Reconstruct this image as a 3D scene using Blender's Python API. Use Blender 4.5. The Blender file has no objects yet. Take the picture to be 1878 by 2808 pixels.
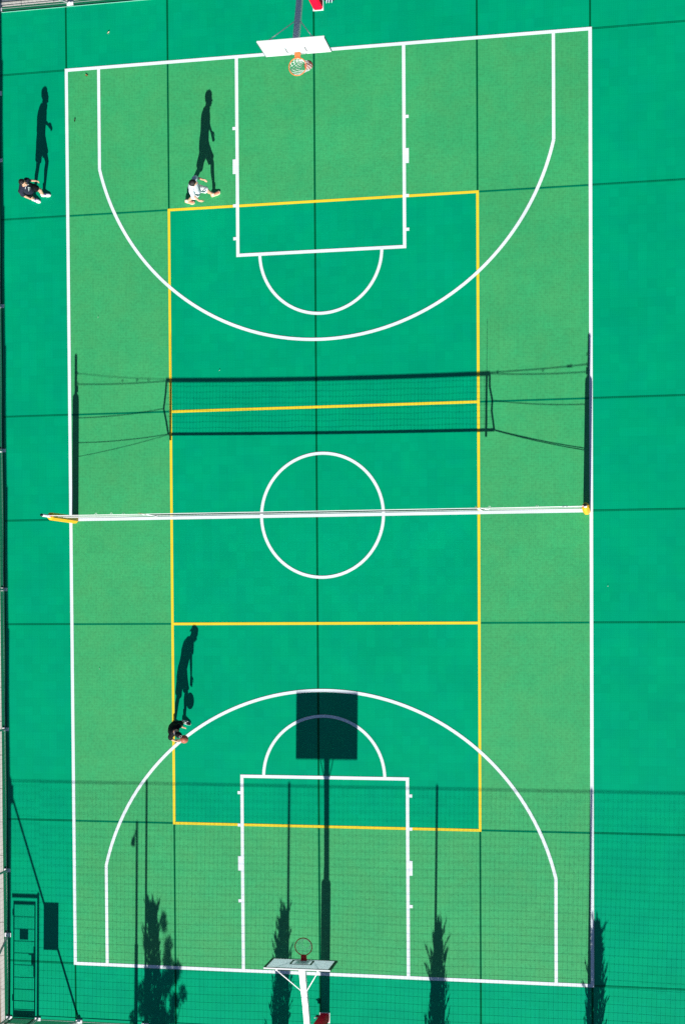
import bpy, math, random
from mathutils import Vector, Matrix, noise
from mathutils.bvhtree import BVHTree

random.seed(7)
sc = bpy.context.scene
COL = sc.collection
V = Vector

# ------------------------------------------------------------------ helpers
class MB:
    """collects closed shapes and links them as ONE mesh object"""
    def __init__(self):
        self.v = []; self.f = []; self.mi = []; self.cur = 0
    def add(self, vs, fs):
        o = len(self.v)
        self.v += [tuple(p) for p in vs]
        for f in fs:
            self.f.append(tuple(i + o for i in f)); self.mi.append(self.cur)
    def box(self, c, s, rot=None):
        hx, hy, hz = s[0] / 2, s[1] / 2, s[2] / 2
        P = [V((x, y, z)) for z in (-hz, hz) for x, y in ((-hx, -hy), (hx, -hy), (hx, hy), (-hx, hy))]
        if rot is not None: P = [rot @ p for p in P]
        c = V(c)
        self.add([p + c for p in P], [(3, 2, 1, 0), (4, 5, 6, 7), (0, 1, 5, 4), (1, 2, 6, 5), (2, 3, 7, 6), (3, 0, 4, 7)])
    def chamfer_box(self, c, s, b):
        """box with bevelled vertical edges and a bevelled top"""
        hx, hy = s[0] / 2, s[1] / 2
        def ring(k, z): return [V((c[0] + x, c[1] + y, z)) for x, y in
            ((-hx + k, -hy + b), (-hx + b, -hy + k), (hx - b, -hy + k), (hx - k, -hy + b),
             (hx - k, hy - b), (hx - b, hy - k), (-hx + b, hy - k), (-hx + k, hy - b))]
        z0, z1 = c[2] - s[2] / 2, c[2] + s[2] / 2
        self.rings([ring(0, z0), ring(0, z1 - b), ring(b * .55, z1 - b * .25), ring(b * .95, z1)])
    def rings(self, R, close=True):
        n = len(R[0]); vs = [p for r in R for p in r]; fs = []
        for k in range(len(R) - 1):
            for i in range(n):
                j = (i + 1) % n
                fs.append((k * n + i, k * n + j, (k + 1) * n + j, (k + 1) * n + i))
        if close:
            fs.append(tuple(reversed(range(n)))); fs.append(tuple(range((len(R) - 1) * n, len(R) * n)))
        self.add(vs, fs)
    def tube(self, pts, r, n=8, ends=True):
        pts = [V(p) for p in pts]
        if not hasattr(r, '__len__'): r = [r] * len(pts)
        R = []; up = None
        for i, p in enumerate(pts):
            d = (pts[min(i + 1, len(pts) - 1)] - pts[max(i - 1, 0)]).normalized()
            if up is None:
                up = V((0, 0, 1)) if abs(d.z) < .9 else V((1, 0, 0))
            a = d.cross(up)
            if a.length < 1e-5: a = d.cross(V((0, 1, 0)))
            a.normalize(); b = d.cross(a).normalized(); up = -b if up.dot(-b) > 0 else b
            a = d.cross(up).normalized(); b = up
            R.append([p + (a * math.cos(t) + b * math.sin(t)) * r[i] for t in [2 * math.pi * k / n for k in range(n)]])
        self.rings(R, ends)
    def capsule(self, pts, r, n=14):
        """tapered limb with rounded ends"""
        pts = [V(p) for p in pts]
        if not hasattr(r, '__len__'): r = [r] * len(pts)
        d0 = (pts[0] - pts[1]).normalized(); d1 = (pts[-1] - pts[-2]).normalized()
        P = []; Q = []
        for t in (.98, .75, .4): P.append(pts[0] + d0 * r[0] * t); Q.append(r[0] * math.sqrt(1 - t * t))
        P += pts; Q += list(r)
        for t in (.4, .75, .98): P.append(pts[-1] + d1 * r[-1] * t); Q.append(r[-1] * math.sqrt(1 - t * t))
        self.tube(P, Q, n)
    def ball(self, c, s, rot=None, n=20, m=12):
        c = V(c); R = []
        for k in range(m + 1):
            a = -math.pi / 2 + math.pi * (k + .02) / (m + .04)
            R.append([V((math.cos(a) * math.cos(2 * math.pi * i / n) * s[0], math.cos(a) * math.sin(2 * math.pi * i / n) * s[1], math.sin(a) * s[2])) for i in range(n)])
        R = [[(rot @ p if rot is not None else p) + c for p in r] for r in R]
        self.rings(R)
    def torus(self, c, R, r, n=32, m=8, rot=None):
        vs = []; fs = []; c = V(c)
        for i in range(n):
            a = 2 * math.pi * i / n
            for j in range(m):
                b = 2 * math.pi * j / m
                p = V(((R + r * math.cos(b)) * math.cos(a), (R + r * math.cos(b)) * math.sin(a), r * math.sin(b)))
                vs.append((rot @ p if rot is not None else p) + c)
                fs.append((i * m + j, ((i + 1) % n) * m + j, ((i + 1) % n) * m + (j + 1) % m, i * m + (j + 1) % m))
        self.add(vs, fs)
    def mesh(self, name):
        me = bpy.data.meshes.new(name); me.from_pydata(self.v, [], self.f); me.update(); return me
    def build(self, name, mat, parent=None, smooth=False):
        me = self.mesh(name)
        mats = mat if isinstance(mat, (list, tuple)) else [mat]
        for m in mats: me.materials.append(m)
        if len(mats) > 1: me.polygons.foreach_set('material_index', self.mi)
        if smooth: me.polygons.foreach_set('use_smooth', [True] * len(me.polygons))
        o = bpy.data.objects.new(name, me); COL.objects.link(o)
        if parent is not None: par(o, parent)
        return o

def par(o, p):
    o.parent = p
    o.matrix_parent_inverse = world_of(p).inverted()
def world_of(o):
    m = o.matrix_basis.copy()
    if o.parent is not None: m = world_of(o.parent) @ o.matrix_parent_inverse @ m
    return m
def tag(o, label=None, cat=None, group=None, kind=None):
    if label: o['label'] = label
    if cat: o['category'] = cat
    if group: o['group'] = group
    if kind: o['kind'] = kind
    return o
def thing(name, loc, label, cat, group=None):
    o = bpy.data.objects.new(name, None); COL.objects.link(o); o.location = loc
    o.empty_display_size = .2
    return tag(o, label, cat, group)
def copy_thing(src, loc, label):
    r = src.copy(); COL.objects.link(r); r.location = loc; r['label'] = label
    for ch in list(src.children):
        c = ch.copy(); COL.objects.link(c); c.parent = r; c.matrix_parent_inverse = ch.matrix_parent_inverse
        for g in list(ch.children):
            d = g.copy(); COL.objects.link(d); d.parent = c; d.matrix_parent_inverse = g.matrix_parent_inverse
    return r

# ------------------------------------------------------------------ materials
def newmat(name):
    m = bpy.data.materials.new(name); m.use_nodes = True
    nt = m.node_tree; b = nt.nodes['Principled BSDF']
    return m, nt, b
def N(nt, t, **kw):
    n = nt.nodes.new(t)
    for k, v in kw.items(): setattr(n, k, v)
    return n
def math_node(nt, op, a, b=None, c=None):
    n = nt.nodes.new('ShaderNodeMath'); n.operation = op
    for i, x in enumerate((a, b, c)):
        if x is None: continue
        if isinstance(x, (int, float)): n.inputs[i].default_value = x
        else: nt.links.new(x, n.inputs[i])
    return n.outputs[0]
def scale_col(nt, col, fac):
    """col (rgb tuple or socket) * fac (socket)"""
    n = nt.nodes.new('ShaderNodeVectorMath'); n.operation = 'SCALE'
    if isinstance(col, tuple): n.inputs[0].default_value = col
    else: nt.links.new(col, n.inputs[0])
    nt.links.new(fac, n.inputs['Scale'])
    return n.outputs[0]
def plain(name, col, rough=.6, spec=.3, metal=0, var=.12, scale=12., bump=0.):
    m, nt, b = newmat(name)
    tc = N(nt, 'ShaderNodeTexCoord'); nz = N(nt, 'ShaderNodeTexNoise')
    nz.inputs['Scale'].default_value = scale; nz.inputs['Detail'].default_value = 4
    nt.links.new(tc.outputs['Object'], nz.inputs['Vector'])
    f = math_node(nt, 'MULTIPLY_ADD', nz.outputs['Fac'], 2 * var, 1 - var)
    nt.links.new(scale_col(nt, col, f), b.inputs['Base Color'])
    b.inputs['Roughness'].default_value = rough; b.inputs['Metallic'].default_value = metal
    b.inputs['Specular IOR Level'].default_value = spec
    if bump:
        bp = N(nt, 'ShaderNodeBump'); bp.inputs['Strength'].default_value = bump; bp.inputs['Distance'].default_value = .02
        nt.links.new(nz.outputs['Fac'], bp.inputs['Height']); nt.links.new(bp.outputs[0], b.inputs['Normal'])
    return m
def tile_mat(name, col, hole=.85, speck=0., mott=.05, rough=.5, spec=.2, cell=.0505, blotch=.05, tint=None, warm=None):
    """interlocking sports tile: open grid of small cells, tile to tile variation, speckle"""
    m, nt, b = newmat(name)
    tc = N(nt, 'ShaderNodeTexCoord'); sx = N(nt, 'ShaderNodeSeparateXYZ')
    nt.links.new(tc.outputs['Object'], sx.inputs[0])
    x, y = sx.outputs[0], sx.outputs[1]
    def rib(s, c, w):
        f = math_node(nt, 'FRACT', math_node(nt, 'DIVIDE', s, c))
        d = math_node(nt, 'ABSOLUTE', math_node(nt, 'SUBTRACT', f, .5))
        return math_node(nt, 'LESS_THAN', d, w)
    hx, hy = rib(x, cell, .27), rib(y, cell, .27)
    holes = math_node(nt, 'MULTIPLY', hx, hy)
    f = math_node(nt, 'MULTIPLY_ADD', holes, hole - 1., 1.)
    # seams of the 25 cm tiles
    sm = math_node(nt, 'MAXIMUM', math_node(nt, 'GREATER_THAN', math_node(nt, 'ABSOLUTE', math_node(nt, 'SUBTRACT', math_node(nt, 'FRACT', math_node(nt, 'DIVIDE', x, .2525)), .5)), .482),
                   math_node(nt, 'GREATER_THAN', math_node(nt, 'ABSOLUTE', math_node(nt, 'SUBTRACT', math_node(nt, 'FRACT', math_node(nt, 'DIVIDE', y, .2525)), .5)), .482))
    f = math_node(nt, 'MULTIPLY', f, math_node(nt, 'MULTIPLY_ADD', sm, -.08, 1.))
    # tile to tile shade
    cx = N(nt, 'ShaderNodeCombineXYZ')
    nt.links.new(math_node(nt, 'FLOOR', math_node(nt, 'DIVIDE', x, .2525)), cx.inputs[0])
    nt.links.new(math_node(nt, 'FLOOR', math_node(nt, 'DIVIDE', y, .2525)), cx.inputs[1])
    wn = N(nt, 'ShaderNodeTexWhiteNoise'); wn.noise_dimensions = '2D'
    nt.links.new(cx.outputs[0], wn.inputs['Vector'])
    f = math_node(nt, 'MULTIPLY', f, math_node(nt, 'MULTIPLY_ADD', wn.outputs['Value'], mott, 1 - mott / 2))
    # batches laid together
    cb = N(nt, 'ShaderNodeCombineXYZ')
    nt.links.new(math_node(nt, 'FLOOR', math_node(nt, 'DIVIDE', x, 1.515)), cb.inputs[0])
    nt.links.new(math_node(nt, 'FLOOR', math_node(nt, 'DIVIDE', y, 1.01)), cb.inputs[1])
    wb = N(nt, 'ShaderNodeTexWhiteNoise'); wb.noise_dimensions = '2D'
    nt.links.new(cb.outputs[0], wb.inputs['Vector'])
    f = math_node(nt, 'MULTIPLY', f, math_node(nt, 'MULTIPLY_ADD', wb.outputs['Value'], .04, .98))
    # worn, dusty blotches
    n1 = N(nt, 'ShaderNodeTexNoise'); n1.inputs['Scale'].default_value = .45; n1.inputs['Detail'].default_value = 3
    nt.links.new(tc.outputs['Object'], n1.inputs['Vector'])
    f = math_node(nt, 'MULTIPLY', f, math_node(nt, 'MULTIPLY_ADD', n1.outputs['Fac'], 2 * blotch * 1.6, 1 - blotch * 1.6))
    if speck:
        n2 = N(nt, 'ShaderNodeTexNoise'); n2.inputs['Scale'].default_value = 13.; n2.inputs['Detail'].default_value = 2
        nt.links.new(tc.outputs['Object'], n2.inputs['Vector'])
        r = N(nt, 'ShaderNodeMapRange'); r.inputs['From Min'].default_value = .33; r.inputs['From Max'].default_value = .56
        r.inputs['To Min'].default_value = 1 - speck; r.inputs['To Max'].default_value = 1.0
        nt.links.new(n2.outputs['Fac'], r.inputs['Value'])
        f = math_node(nt, 'MULTIPLY', f, r.outputs[0])
    if warm:
        n3 = N(nt, 'ShaderNodeTexNoise'); n3.inputs['Scale'].default_value = 1.1; n3.inputs['Detail'].default_value = 5; n3.inputs['Roughness'].default_value = .65
        nt.links.new(tc.outputs['Object'], n3.inputs['Vector'])
        mr = N(nt, 'ShaderNodeMapRange'); mr.inputs['From Min'].default_value = .38; mr.inputs['From Max'].default_value = .64; nt.links.new(n3.outputs['Fac'], mr.inputs['Value'])
        mx = N(nt, 'ShaderNodeMix', data_type='RGBA'); nt.links.new(mr.outputs[0], mx.inputs[0])
        mx.inputs[6].default_value = (*col, 1); mx.inputs[7].default_value = (*warm, 1)
        nt.links.new(scale_col(nt, mx.outputs[2], f), b.inputs['Base Color'])
    else: nt.links.new(scale_col(nt, col, f), b.inputs['Base Color'])
    b.inputs['Roughness'].default_value = rough
    b.inputs['Specular IOR Level'].default_value = spec
    if tint: b.inputs['Specular Tint'].default_value = tint
    return m

M = {}
M['teal'] = tile_mat('teal_tile', (.0, .320, .146), hole=.92, blotch=.075, mott=.075, spec=.5, rough=.55, tint=(.0, .8, .62, 1), warm=(.0, .298, .150))
M['light'] = tile_mat('light_green_tile', (.036, .388, .134), hole=.87, speck=.14, warm=(.050, .382, .128), mott=.06, spec=.40, rough=.55)
M['white_line'] = tile_mat('white_line_tile', (.78, .85, .89), hole=.86, mott=.05, spec=.3, blotch=.06)
M['yellow_line'] = tile_mat('yellow_line_tile', (.86, .64, .03), hole=.80, mott=.04, spec=.3, blotch=.03)
M['joint'] = tile_mat('dark_green_joint', (.0, .10, .038), hole=.7, mott=.1, spec=.02)
M['cross_joint'] = tile_mat('green_cross_joint', (.0, .185, .086), hole=.6, mott=.12, spec=.02)
M['turf'] = plain('green_turf_strip', (.004, .13, .06), .9, .1, var=.35, scale=40)
M['kerb'] = plain('pale_concrete', (.55, .53, .49), .9, .2, var=.12, scale=6, bump=.2)
M['soil'] = plain('dry_soil', (.20, .14, .085), .95, .1, var=.3, scale=5, bump=.4)
M['shaded_pavement'] = plain('blue_grey_pavement_shade', (.13, .145, .18), .9, .2, var=.15, scale=30, bump=.2)  # pavement tone with a bluish cast shadow put into the colour
M['white_paint'] = plain('white_paint', (.80, .81, .82), .4, .4, var=.04, scale=8)
def board_mat():
    m = plain('milky_white_board', (.80, .82, .84), .35, .4, var=.03, scale=3); nt = m.node_tree
    out = [n for n in nt.nodes if n.type == 'OUTPUT_MATERIAL'][0]; pb = nt.nodes['Principled BSDF']
    tr = nt.nodes.new('ShaderNodeBsdfTranslucent'); tr.inputs['Color'].default_value = (.80, .88, .92, 1)
    mx = nt.nodes.new('ShaderNodeMixShader'); mx.inputs[0].default_value = .42
    nt.links.new(pb.outputs[0], mx.inputs[1]); nt.links.new(tr.outputs[0], mx.inputs[2]); nt.links.new(mx.outputs[0], out.inputs[0])
    return m
M['board_white'] = board_mat()
M['black_paint'] = plain('black_paint', (.012, .014, .016), .5, .3)
M['grey_paint'] = plain('grey_edge_paint', (.10, .11, .12), .5, .3)
M['red_pad'] = plain('red_vinyl_padding', (.85, .002, .03), .6, .08, var=.08, scale=4)
M['red_metal'] = plain('red_metal', (.70, .02, .015), .45, .4, var=.08)
M['orange_rim'] = plain('orange_rim_paint', (.75, .19, .05), .4, .4, var=.08)
M['cord'] = plain('white_net_cord', (.80, .80, .80), .8, .2)
M['yellow_pad'] = plain('yellow_padding', (.80, .40, .015), .5, .3, var=.08, scale=5)
M['black_mesh'] = plain('black_net_twine', (.02, .022, .022), .8, .2)
M['green_mesh'] = plain('green_net_twine', (.012, .06, .035), .8, .2)
M['galv'] = plain('galvanised_steel', (.55, .57, .58), .45, .5, metal=.25, var=.15, scale=10)
M['green_steel'] = plain('green_coated_steel', (.01, .11, .06), .45, .4, var=.1)
M['sign_white'] = plain('white_sign_panel', (.7, .7, .7), .5, .3, var=.05)
M['antenna'] = plain('red_white_antenna', (.6, .08, .05), .5, .3)
M['leaf'] = plain('cypress_foliage', (.035, .075, .028), .8, .2, var=.45, scale=9)
M['leaf2'] = plain('olive_foliage', (.06, .10, .04), .8, .2, var=.45, scale=7)
M['bark'] = plain('bark', (.12, .085, .06), .9, .1, var=.3, scale=15, bump=.4)
M['skin'] = plain('skin', (.58, .33, .22), .5, .35, var=.08, scale=20)
M['lip'] = plain('lip', (.40, .13, .10), .5, .3)
M['hair'] = plain('black_hair', (.012, .010, .009), .55, .35, var=.4, scale=60, bump=.5)
M['eye'] = plain('dark_eye', (.02, .015, .012), .2, .5)
M['navy_cloth'] = plain('navy_black_cloth', (.018, .023, .040), .85, .15, var=.25, scale=10)
M['black_cloth'] = plain('black_cloth', (.008, .008, .010), .85, .15, var=.3, scale=10)
M['pale_cloth'] = plain('pale_blue_white_cloth', (.62, .67, .74), .85, .15, var=.06, scale=8)
M['white_cloth'] = plain('white_cloth', (.80, .81, .83), .85, .15, var=.05, scale=8)
M['white_rubber'] = plain('white_rubber', (.80, .79, .77), .6, .3)
M['cream_rubber'] = plain('cream_rubber', (.80, .68, .48), .6, .3)
M['red_shoe'] = plain('red_shoe_fabric', (.80, .30, .19), .7, .2)
M['purple'] = plain('purple_shoe_fabric', (.22, .05, .30), .7, .2)
M['cap_grey'] = plain('grey_cap_trim', (.28, .26, .26), .8, .2)
M['ivory_leaf'] = plain('dry_pale_leaf', (.62, .55, .38), .8, .2, var=.2, scale=60)
M['brown_leaf'] = plain('dry_brown_leaf', (.30, .16, .05), .8, .2, var=.3, scale=60)
M['dark_leaf'] = plain('dark_leaf', (.03, .05, .02), .8, .2, var=.3, scale=60)
M['paper'] = plain('white_paper', (.8, .8, .78), .8, .2)
M['bag'] = plain('navy_bag_fabric', (.012, .022, .05), .7, .3, var=.3, scale=20)
M['bag_strap'] = plain('pale_bag_strap', (.55, .66, .70), .7, .3)

def basketball_mat():
    m, nt, b = newmat('basketball_leather')
    tc = N(nt, 'ShaderNodeTexCoord'); sx = N(nt, 'ShaderNodeSeparateXYZ'); nt.links.new(tc.outputs['Object'], sx.inputs[0])
    x, y, z = sx.outputs
    def near(s, v, w): return math_node(nt, 'LESS_THAN', math_node(nt, 'ABSOLUTE', math_node(nt, 'SUBTRACT', math_node(nt, 'ABSOLUTE', s), v)), w)
    g = math_node(nt, 'MAXIMUM', near(x, 0, .0035), near(y, 0, .0035))
    cu = math_node(nt, 'SUBTRACT', math_node(nt, 'ABSOLUTE', z), math_node(nt, 'MULTIPLY_ADD', math_node(nt, 'MULTIPLY', x, x), 3.0, .045))
    g = math_node(nt, 'MAXIMUM', g, math_node(nt, 'LESS_THAN', math_node(nt, 'ABSOLUTE', cu), .0035))
    mix = N(nt, 'ShaderNodeMix', data_type='RGBA')
    nt.links.new(g, mix.inputs[0])
    mix.inputs[6].default_value = (.42, .115, .075, 1); mix.inputs[7].default_value = (.02, .012, .01, 1)
    nt.links.new(mix.outputs[2], b.inputs['Base Color'])
    b.inputs['Roughness'].default_value = .55; b.inputs['Specular IOR Level'].default_value = .35
    nz = N(nt, 'ShaderNodeTexNoise'); nz.inputs['Scale'].default_value = 250
    nt.links.new(tc.outputs['Object'], nz.inputs['Vector'])
    bp = N(nt, 'ShaderNodeBump'); bp.inputs['Strength'].default_value = .3; bp.inputs['Distance'].default_value = .002
    nt.links.new(nz.outputs['Fac'], bp.inputs['Height']); nt.links.new(bp.outputs[0], b.inputs['Normal'])
    return m
M['ball'] = basketball_mat()

# ------------------------------------------------------------------ setting
W, L = 7.574, 13.225          # sideline and baseline (line centres)
VX, VY, AY = 4.475, 8.955, 3.10
KX_, KF = 2.42, 7.537         # key half width, free throw line
FX0, FX1, FY0, FY1 = -9.655, 12.2, -14.95, 15.08   # edges of the tiled floor

def quad(mb, x0, x1, y0, y1, z):
    mb.add([(x0, y0, z), (x1, y0, z), (x1, y1, z), (x0, y1, z)], [(0, 1, 2, 3)])
def struct(name, mb, m):
    return tag(mb.build(name, m), kind='structure')

g = MB(); quad(g, -300, 300, -300, 300, -.06); struct('ground', g, M['soil'])
g = MB(); quad(g, -60, 60, 15.40, 19.5, -.03); struct('shaded_path', g, M['shaded_pavement'])  # pavement beyond the far kerb; its shadow is painted as a dark strip
g = MB()
# kerb of concrete blocks around the floor, 1 m pieces with open joints
def kerb_run(x0, y0, x1, y1, w):
    n = int(math.hypot(x1 - x0, y1 - y0)); 
    for i in range(n):
        a, b = i / n, (i + 1) / n
        cx = x0 + (x1 - x0) * (a + b) / 2; cy = y0 + (y1 - y0) * (a + b) / 2
        ln = math.hypot(x1 - x0, y1 - y0) / n - .012
        if abs(x1 - x0) > abs(y1 - y0): g.box((cx, cy, -.06), (ln, w, .09 + .004 * random.random()))
        else: g.box((cx, cy, -.06), (w, ln, .09 + .004 * random.random()))
kerb_run(-9.905, -15.12, -9.905, 15.24, .13)
kerb_run(-9.97, 15.31, 12.3, 15.31, .14)
kerb_run(-9.97, -15.23, 12.3, -15.23, .16)
struct('kerb', g, M['kerb'])
g = MB()
g.box((-9.749, 0, -.045), (.178, 30.3, .07))
g.box((1.3, 15.163, -.045), (21.9, .158, .07)); g.box((1.3, -15.05, -.045), (21.9, .19, .07))
struct('turf_strip', g, M['turf'])
g = MB(); g.box(((FX0 + FX1) / 2, (FY0 + FY1) / 2, -.025), (FX1 - FX0, FY1 - FY0, .05)); struct('court_floor', g, M['teal'])
# thin pale edge trim of the tile floor along the far end
g = MB(); g.box((1.2, FY1 + .0, .004), (21.6, .012, .016)); struct('floor_edging', g, plain('pale_green_edging', (.25, .62, .50), .5, .3))
# lighter green panel: everything inside the court lines but the volleyball rectangle
g = MB(); z = .002
for (x0, x1, y0, y1) in ((-W, W, VY, L), (-W, W, -L, -VY), (-W, -VX, -VY, VY), (VX, W, -VY, VY)):
    quad(g, x0, x1, y0, y1, z)
struct('court_panel', g, M['light'])
# expansion joints between the tile fields
g = MB(); z = .0035; jw = .026
cxj = -.15
quad(g, cxj - .028, cxj + .028, FY0, FY1, z)
for s in (-1, 1):
    quad(g, s * VX - jw, s * VX + jw, VY, FY1, z); quad(g, s * VX - jw, s * VX + jw, FY0, -VY, z)
    quad(g, s * W - jw, s * W + jw, L, FY1, z); quad(g, s * W - jw, s * W + jw, FY0, -L, z)
    xa, xb = (FX0, -W) if s < 0 else (W, FX1)
    g.cur = 1
    for y in (-L, L): quad(g, xa, xb, y - .026, y + .026, z)
    xc, xd = (FX0, -VX) if s < 0 else (VX, FX1)
    for y in (-VY, -AY, 0, AY, VY): quad(g, xc, xd, y - .026, y + .026, z + .0008)
    g.cur = 0
struct('floor_joints', g, [M['joint'], M['cross_joint']])
# yellow volleyball lines
g = MB(); z = .0055; h = .037
for s in (-1, 1):
    quad(g, s * VX - h, s * VX + h, -VY - h, VY + h, z)
    quad(g, -VX + h, VX - h, s * VY - h, s * VY + h, z)
    quad(g, -VX + h, VX - h, s * AY - h, s * AY + h, z)
struct('volleyball_lines', g, M['yellow_line'])
# white basketball lines
g = MB(); z = .0075; h = .047
for s in (-1, 1):
    quad(g, s * W - h, s * W + h, -L - h, L + h, z)
    quad(g, -W + h, W - h, s * L - h, s * L + h, z)
    y0, y1 = sorted((s * (L - h), s * KF))
    for t in (-1, 1):
        quad(g, t * KX_ - h, t * KX_ + h, y0 - (h if s > 0 else 0), y1 + (h if s < 0 else 0), z)
        q0, q1 = sorted((s * (L - h), s * 10.27)); quad(g, t * 6.578 - .045, t * 6.578 + .045, q0, q1, z)
        # lane marks on the outer side of the key
        for yy, hh in ((11.18, .045), (10.085, .21), (8.965, .045), (8.02, .045)):
            xa, xb = sorted((t * (KX_ + h), t * (KX_ + h + .085)))
            quad(g, xa, xb, s * yy - hh, s * yy + hh, z)
    quad(g, -KX_ + h, KX_ - h, s * KF - h, s * KF + h, z)
quad(g, -W + h, W - h, -.045, .045, z)
def arc(cx, cy, r, a0, a1, w, n, z):
    vs = []; fs = []
    for i in range(n + 1):
        a = a0 + (a1 - a0) * i / n
        for rr in (r - w, r + w): vs.append((cx + rr * math.cos(a), cy + rr * math.sin(a), z))
    for i in range(n):
        f = (2 * i, 2 * i + 1, 2 * i + 3, 2 * i + 2); fs.append(f if a1 > a0 else f[::-1])
    g.add(vs, fs)
arc(0, 0, 1.775, 0, 2 * math.pi, .043, 128, .0092)
for s in (-1, 1):
    cy = 11.779; a = math.asin((cy - 10.27) / 6.75)
    arc(0, s * cy, 6.75, math.pi + a if s > 0 else a, 2 * math.pi - a if s > 0 else math.pi - a, .045, 128, .0092)
    arc(0, s * KF, 1.77, math.pi if s > 0 else 0, 2 * math.pi if s > 0 else math.pi, .043, 64, .0092)
struct('basketball_lines', g, M['white_line'])

# ------------------------------------------------------------------ hoops
def rim_net(centre, z0, z1, r0, r1, shift, cr, levels=6, n=12, seed=0):
    rnd = random.Random(seed); mb = MB()
    def P(i, l):
        t = l / levels
        a = 2 * math.pi * (i + .5 * (l % 2)) / n
        k = t ** .6
        r = r0 + (r1 - r0) * k
        j = .008 * t
        return V((centre[0] + shift[0] * t ** 1.3 + r * math.cos(a) + rnd.uniform(-j, j),
                  centre[1] + shift[1] * t ** 1.3 + r * math.sin(a) + rnd.uniform(-j, j), z0 + (z1 - z0) * t))
    G = [[P(i, l) for i in range(n)] for l in range(levels + 1)]
    for l in range(levels):
        for i in range(n):
            a = G[l][i]
            for b in ((G[l + 1][i], G[l + 1][(i - 1) % n]) if l % 2 == 0 else (G[l + 1][i], G[l + 1][(i + 1) % n])):
                mb.tube([a, b], cr, 5)
    return mb

def hoop(s, label, torn):
    t = thing('basketball_hoop', (0, s * 14.48, 0), label, 'basketball hoop', 'basketball hoops at the two ends of the court')
    Y = lambda y: s * y
    b = MB(); b.box((-.013, Y(14.49), .012), (.305, .30, .024)); b.build('base_plate', M['white_paint'], t)
    b = MB(); b.chamfer_box((-.015, Y(14.485), 1.122), (.27, .27, 2.156), .045)
    b.build('padding', M['red_pad'], t)
    b = MB(); b.box((-.01, Y(14.48), 2.30), (.15, .15, .20))
    # inclined arm with a gusset near the board
    b2 = MB()
    def sq(y, z, w, hh, ang):
        ca, sa = math.cos(ang), math.sin(ang)
        return [V((x * w / 2, Y(y) + s * (-q * hh / 2 * sa) * -1, z + q * hh / 2 * ca)) for x, q in ((-1, -1), (1, -1), (1, 1), (-1, 1))]
    R = [sq(14.60, 2.36, .15, .16, .36), sq(13.3, 2.83, .15, .16, .36), sq(12.85, 3.02, .155, .17, .36), sq(12.60, 3.12, .15, .18, .32), sq(12.17, 3.25, .16, .24, .0)]
    if s > 0: R = [list(reversed(r)) for r in R]
    b2.rings(R)
    b.build('post', M['white_paint'], t); arm = b2.build('arm', M['white_paint'], t)
    b = MB(); b.box((0, Y(12.165), 3.25), (.36, .02, .36)); b.build('mounting_plate', M['white_paint'], arm)
    for k in (-1, 1):
        b = MB(); b.tube([(k * .08, Y(12.93), 3.04), (k * .555, Y(12.19), 3.90)], .012, 10)
        b.tube([(k * .555, Y(12.20), 3.90), (k * .555, Y(12.13), 3.90)], .026, 10)
        b.build('strut', M['white_paint'], t, True)
    b = MB(); b.box((0, Y(12.125), 3.425), (1.77, .022, 1.05))
    bd = b.build('backboard', M['board_white'], t)
    for zz in (3.9575, 2.8925):
        b = MB(); b.box((0, Y(12.133), zz), (1.79, .04, .014)); b.build('frame', M['white_paint'], bd)
    for k in (-1, 1):
        b = MB(); b.box((k * .892, Y(12.13), 3.425), (.0135, .045, 1.05)); b.build('side_edge', M['black_paint'] if torn else M['grey_paint'], bd)
    yf = Y(12.1125)
    def outline(x, z0, z1, w):      # one rectangular outline
        vs = []
        for yy in (yf - .002, yf + .002):
            vs += [(-x, yy, z0), (x, yy, z0), (x, yy, z1), (-x, yy, z1), (-x + w, yy, z0 + w), (x - w, yy, z0 + w), (x - w, yy, z1 - w), (-x + w, yy, z1 - w)]
        fs = []
        for i in range(4):
            j = (i + 1) % 4; fs += [(i, j, 4 + j, 4 + i), (8 + j, 8 + i, 12 + i, 12 + j), (j, i, 8 + i, 8 + j), (4 + i, 4 + j, 12 + j, 12 + i)]
        b = MB(); b.add(vs, fs); b.build('target_marking', M['black_paint'], bd)
    if torn:      # the near board: black outline and black target rectangle
        outline(.884, 2.901, 3.949, .05); outline(.30, 3.02, 3.51, .048)
    else:
        for k in (-1, 1):
            b = MB(); b.box((k * .26, yf, 3.23), (.025, .004, .34)); b.build('target_marking', M['grey_paint'], bd)
    b = MB(); b.torus((0, Y(11.735), 3.05), .232, .013, 40, 10)
    rim = b.build('rim', M['red_metal'] if torn else M['orange_rim'], t, True)
    b = MB(); b.box((0, Y(12.03), 3.035), (.15, .155, .03)); b.box((0, Y(12.105), 2.99), (.15, .012, .16))
    b.build('bracket', M['red_metal'] if torn else M['orange_rim'], rim)
    if torn:
        rim_net((0, Y(11.735)), 3.035, 2.63, .222, .11, (.0, .0), .0022, seed=3).build('net', M['cord'], rim)
    else:
        rim_net((0, Y(11.735)), 3.035, 2.60, .222, .135, (.165, .165), .0058, seed=4).build('net', M['cord'], rim)
    if torn:
        b = MB(); b.tube([(-.15, Y(14.40), .22), (-.23, Y(14.40), .22)], .04, 12)
        c = b.build('winch', M['black_paint'], t, True)
        b = MB(); b.tube([(-.233, Y(14.40), .22), (-.25, Y(14.43), .26), (-.275, Y(14.44), .26)], .012, 8); b.build('handle', M['white_paint'], c, True)
    return t
hoop(1, 'basketball hoop with sunlit white backboard and full white net at the top end', False)
hoop(-1, 'basketball hoop with shaded grey backboard, black target outline and white arm at the bottom end', True)

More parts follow.
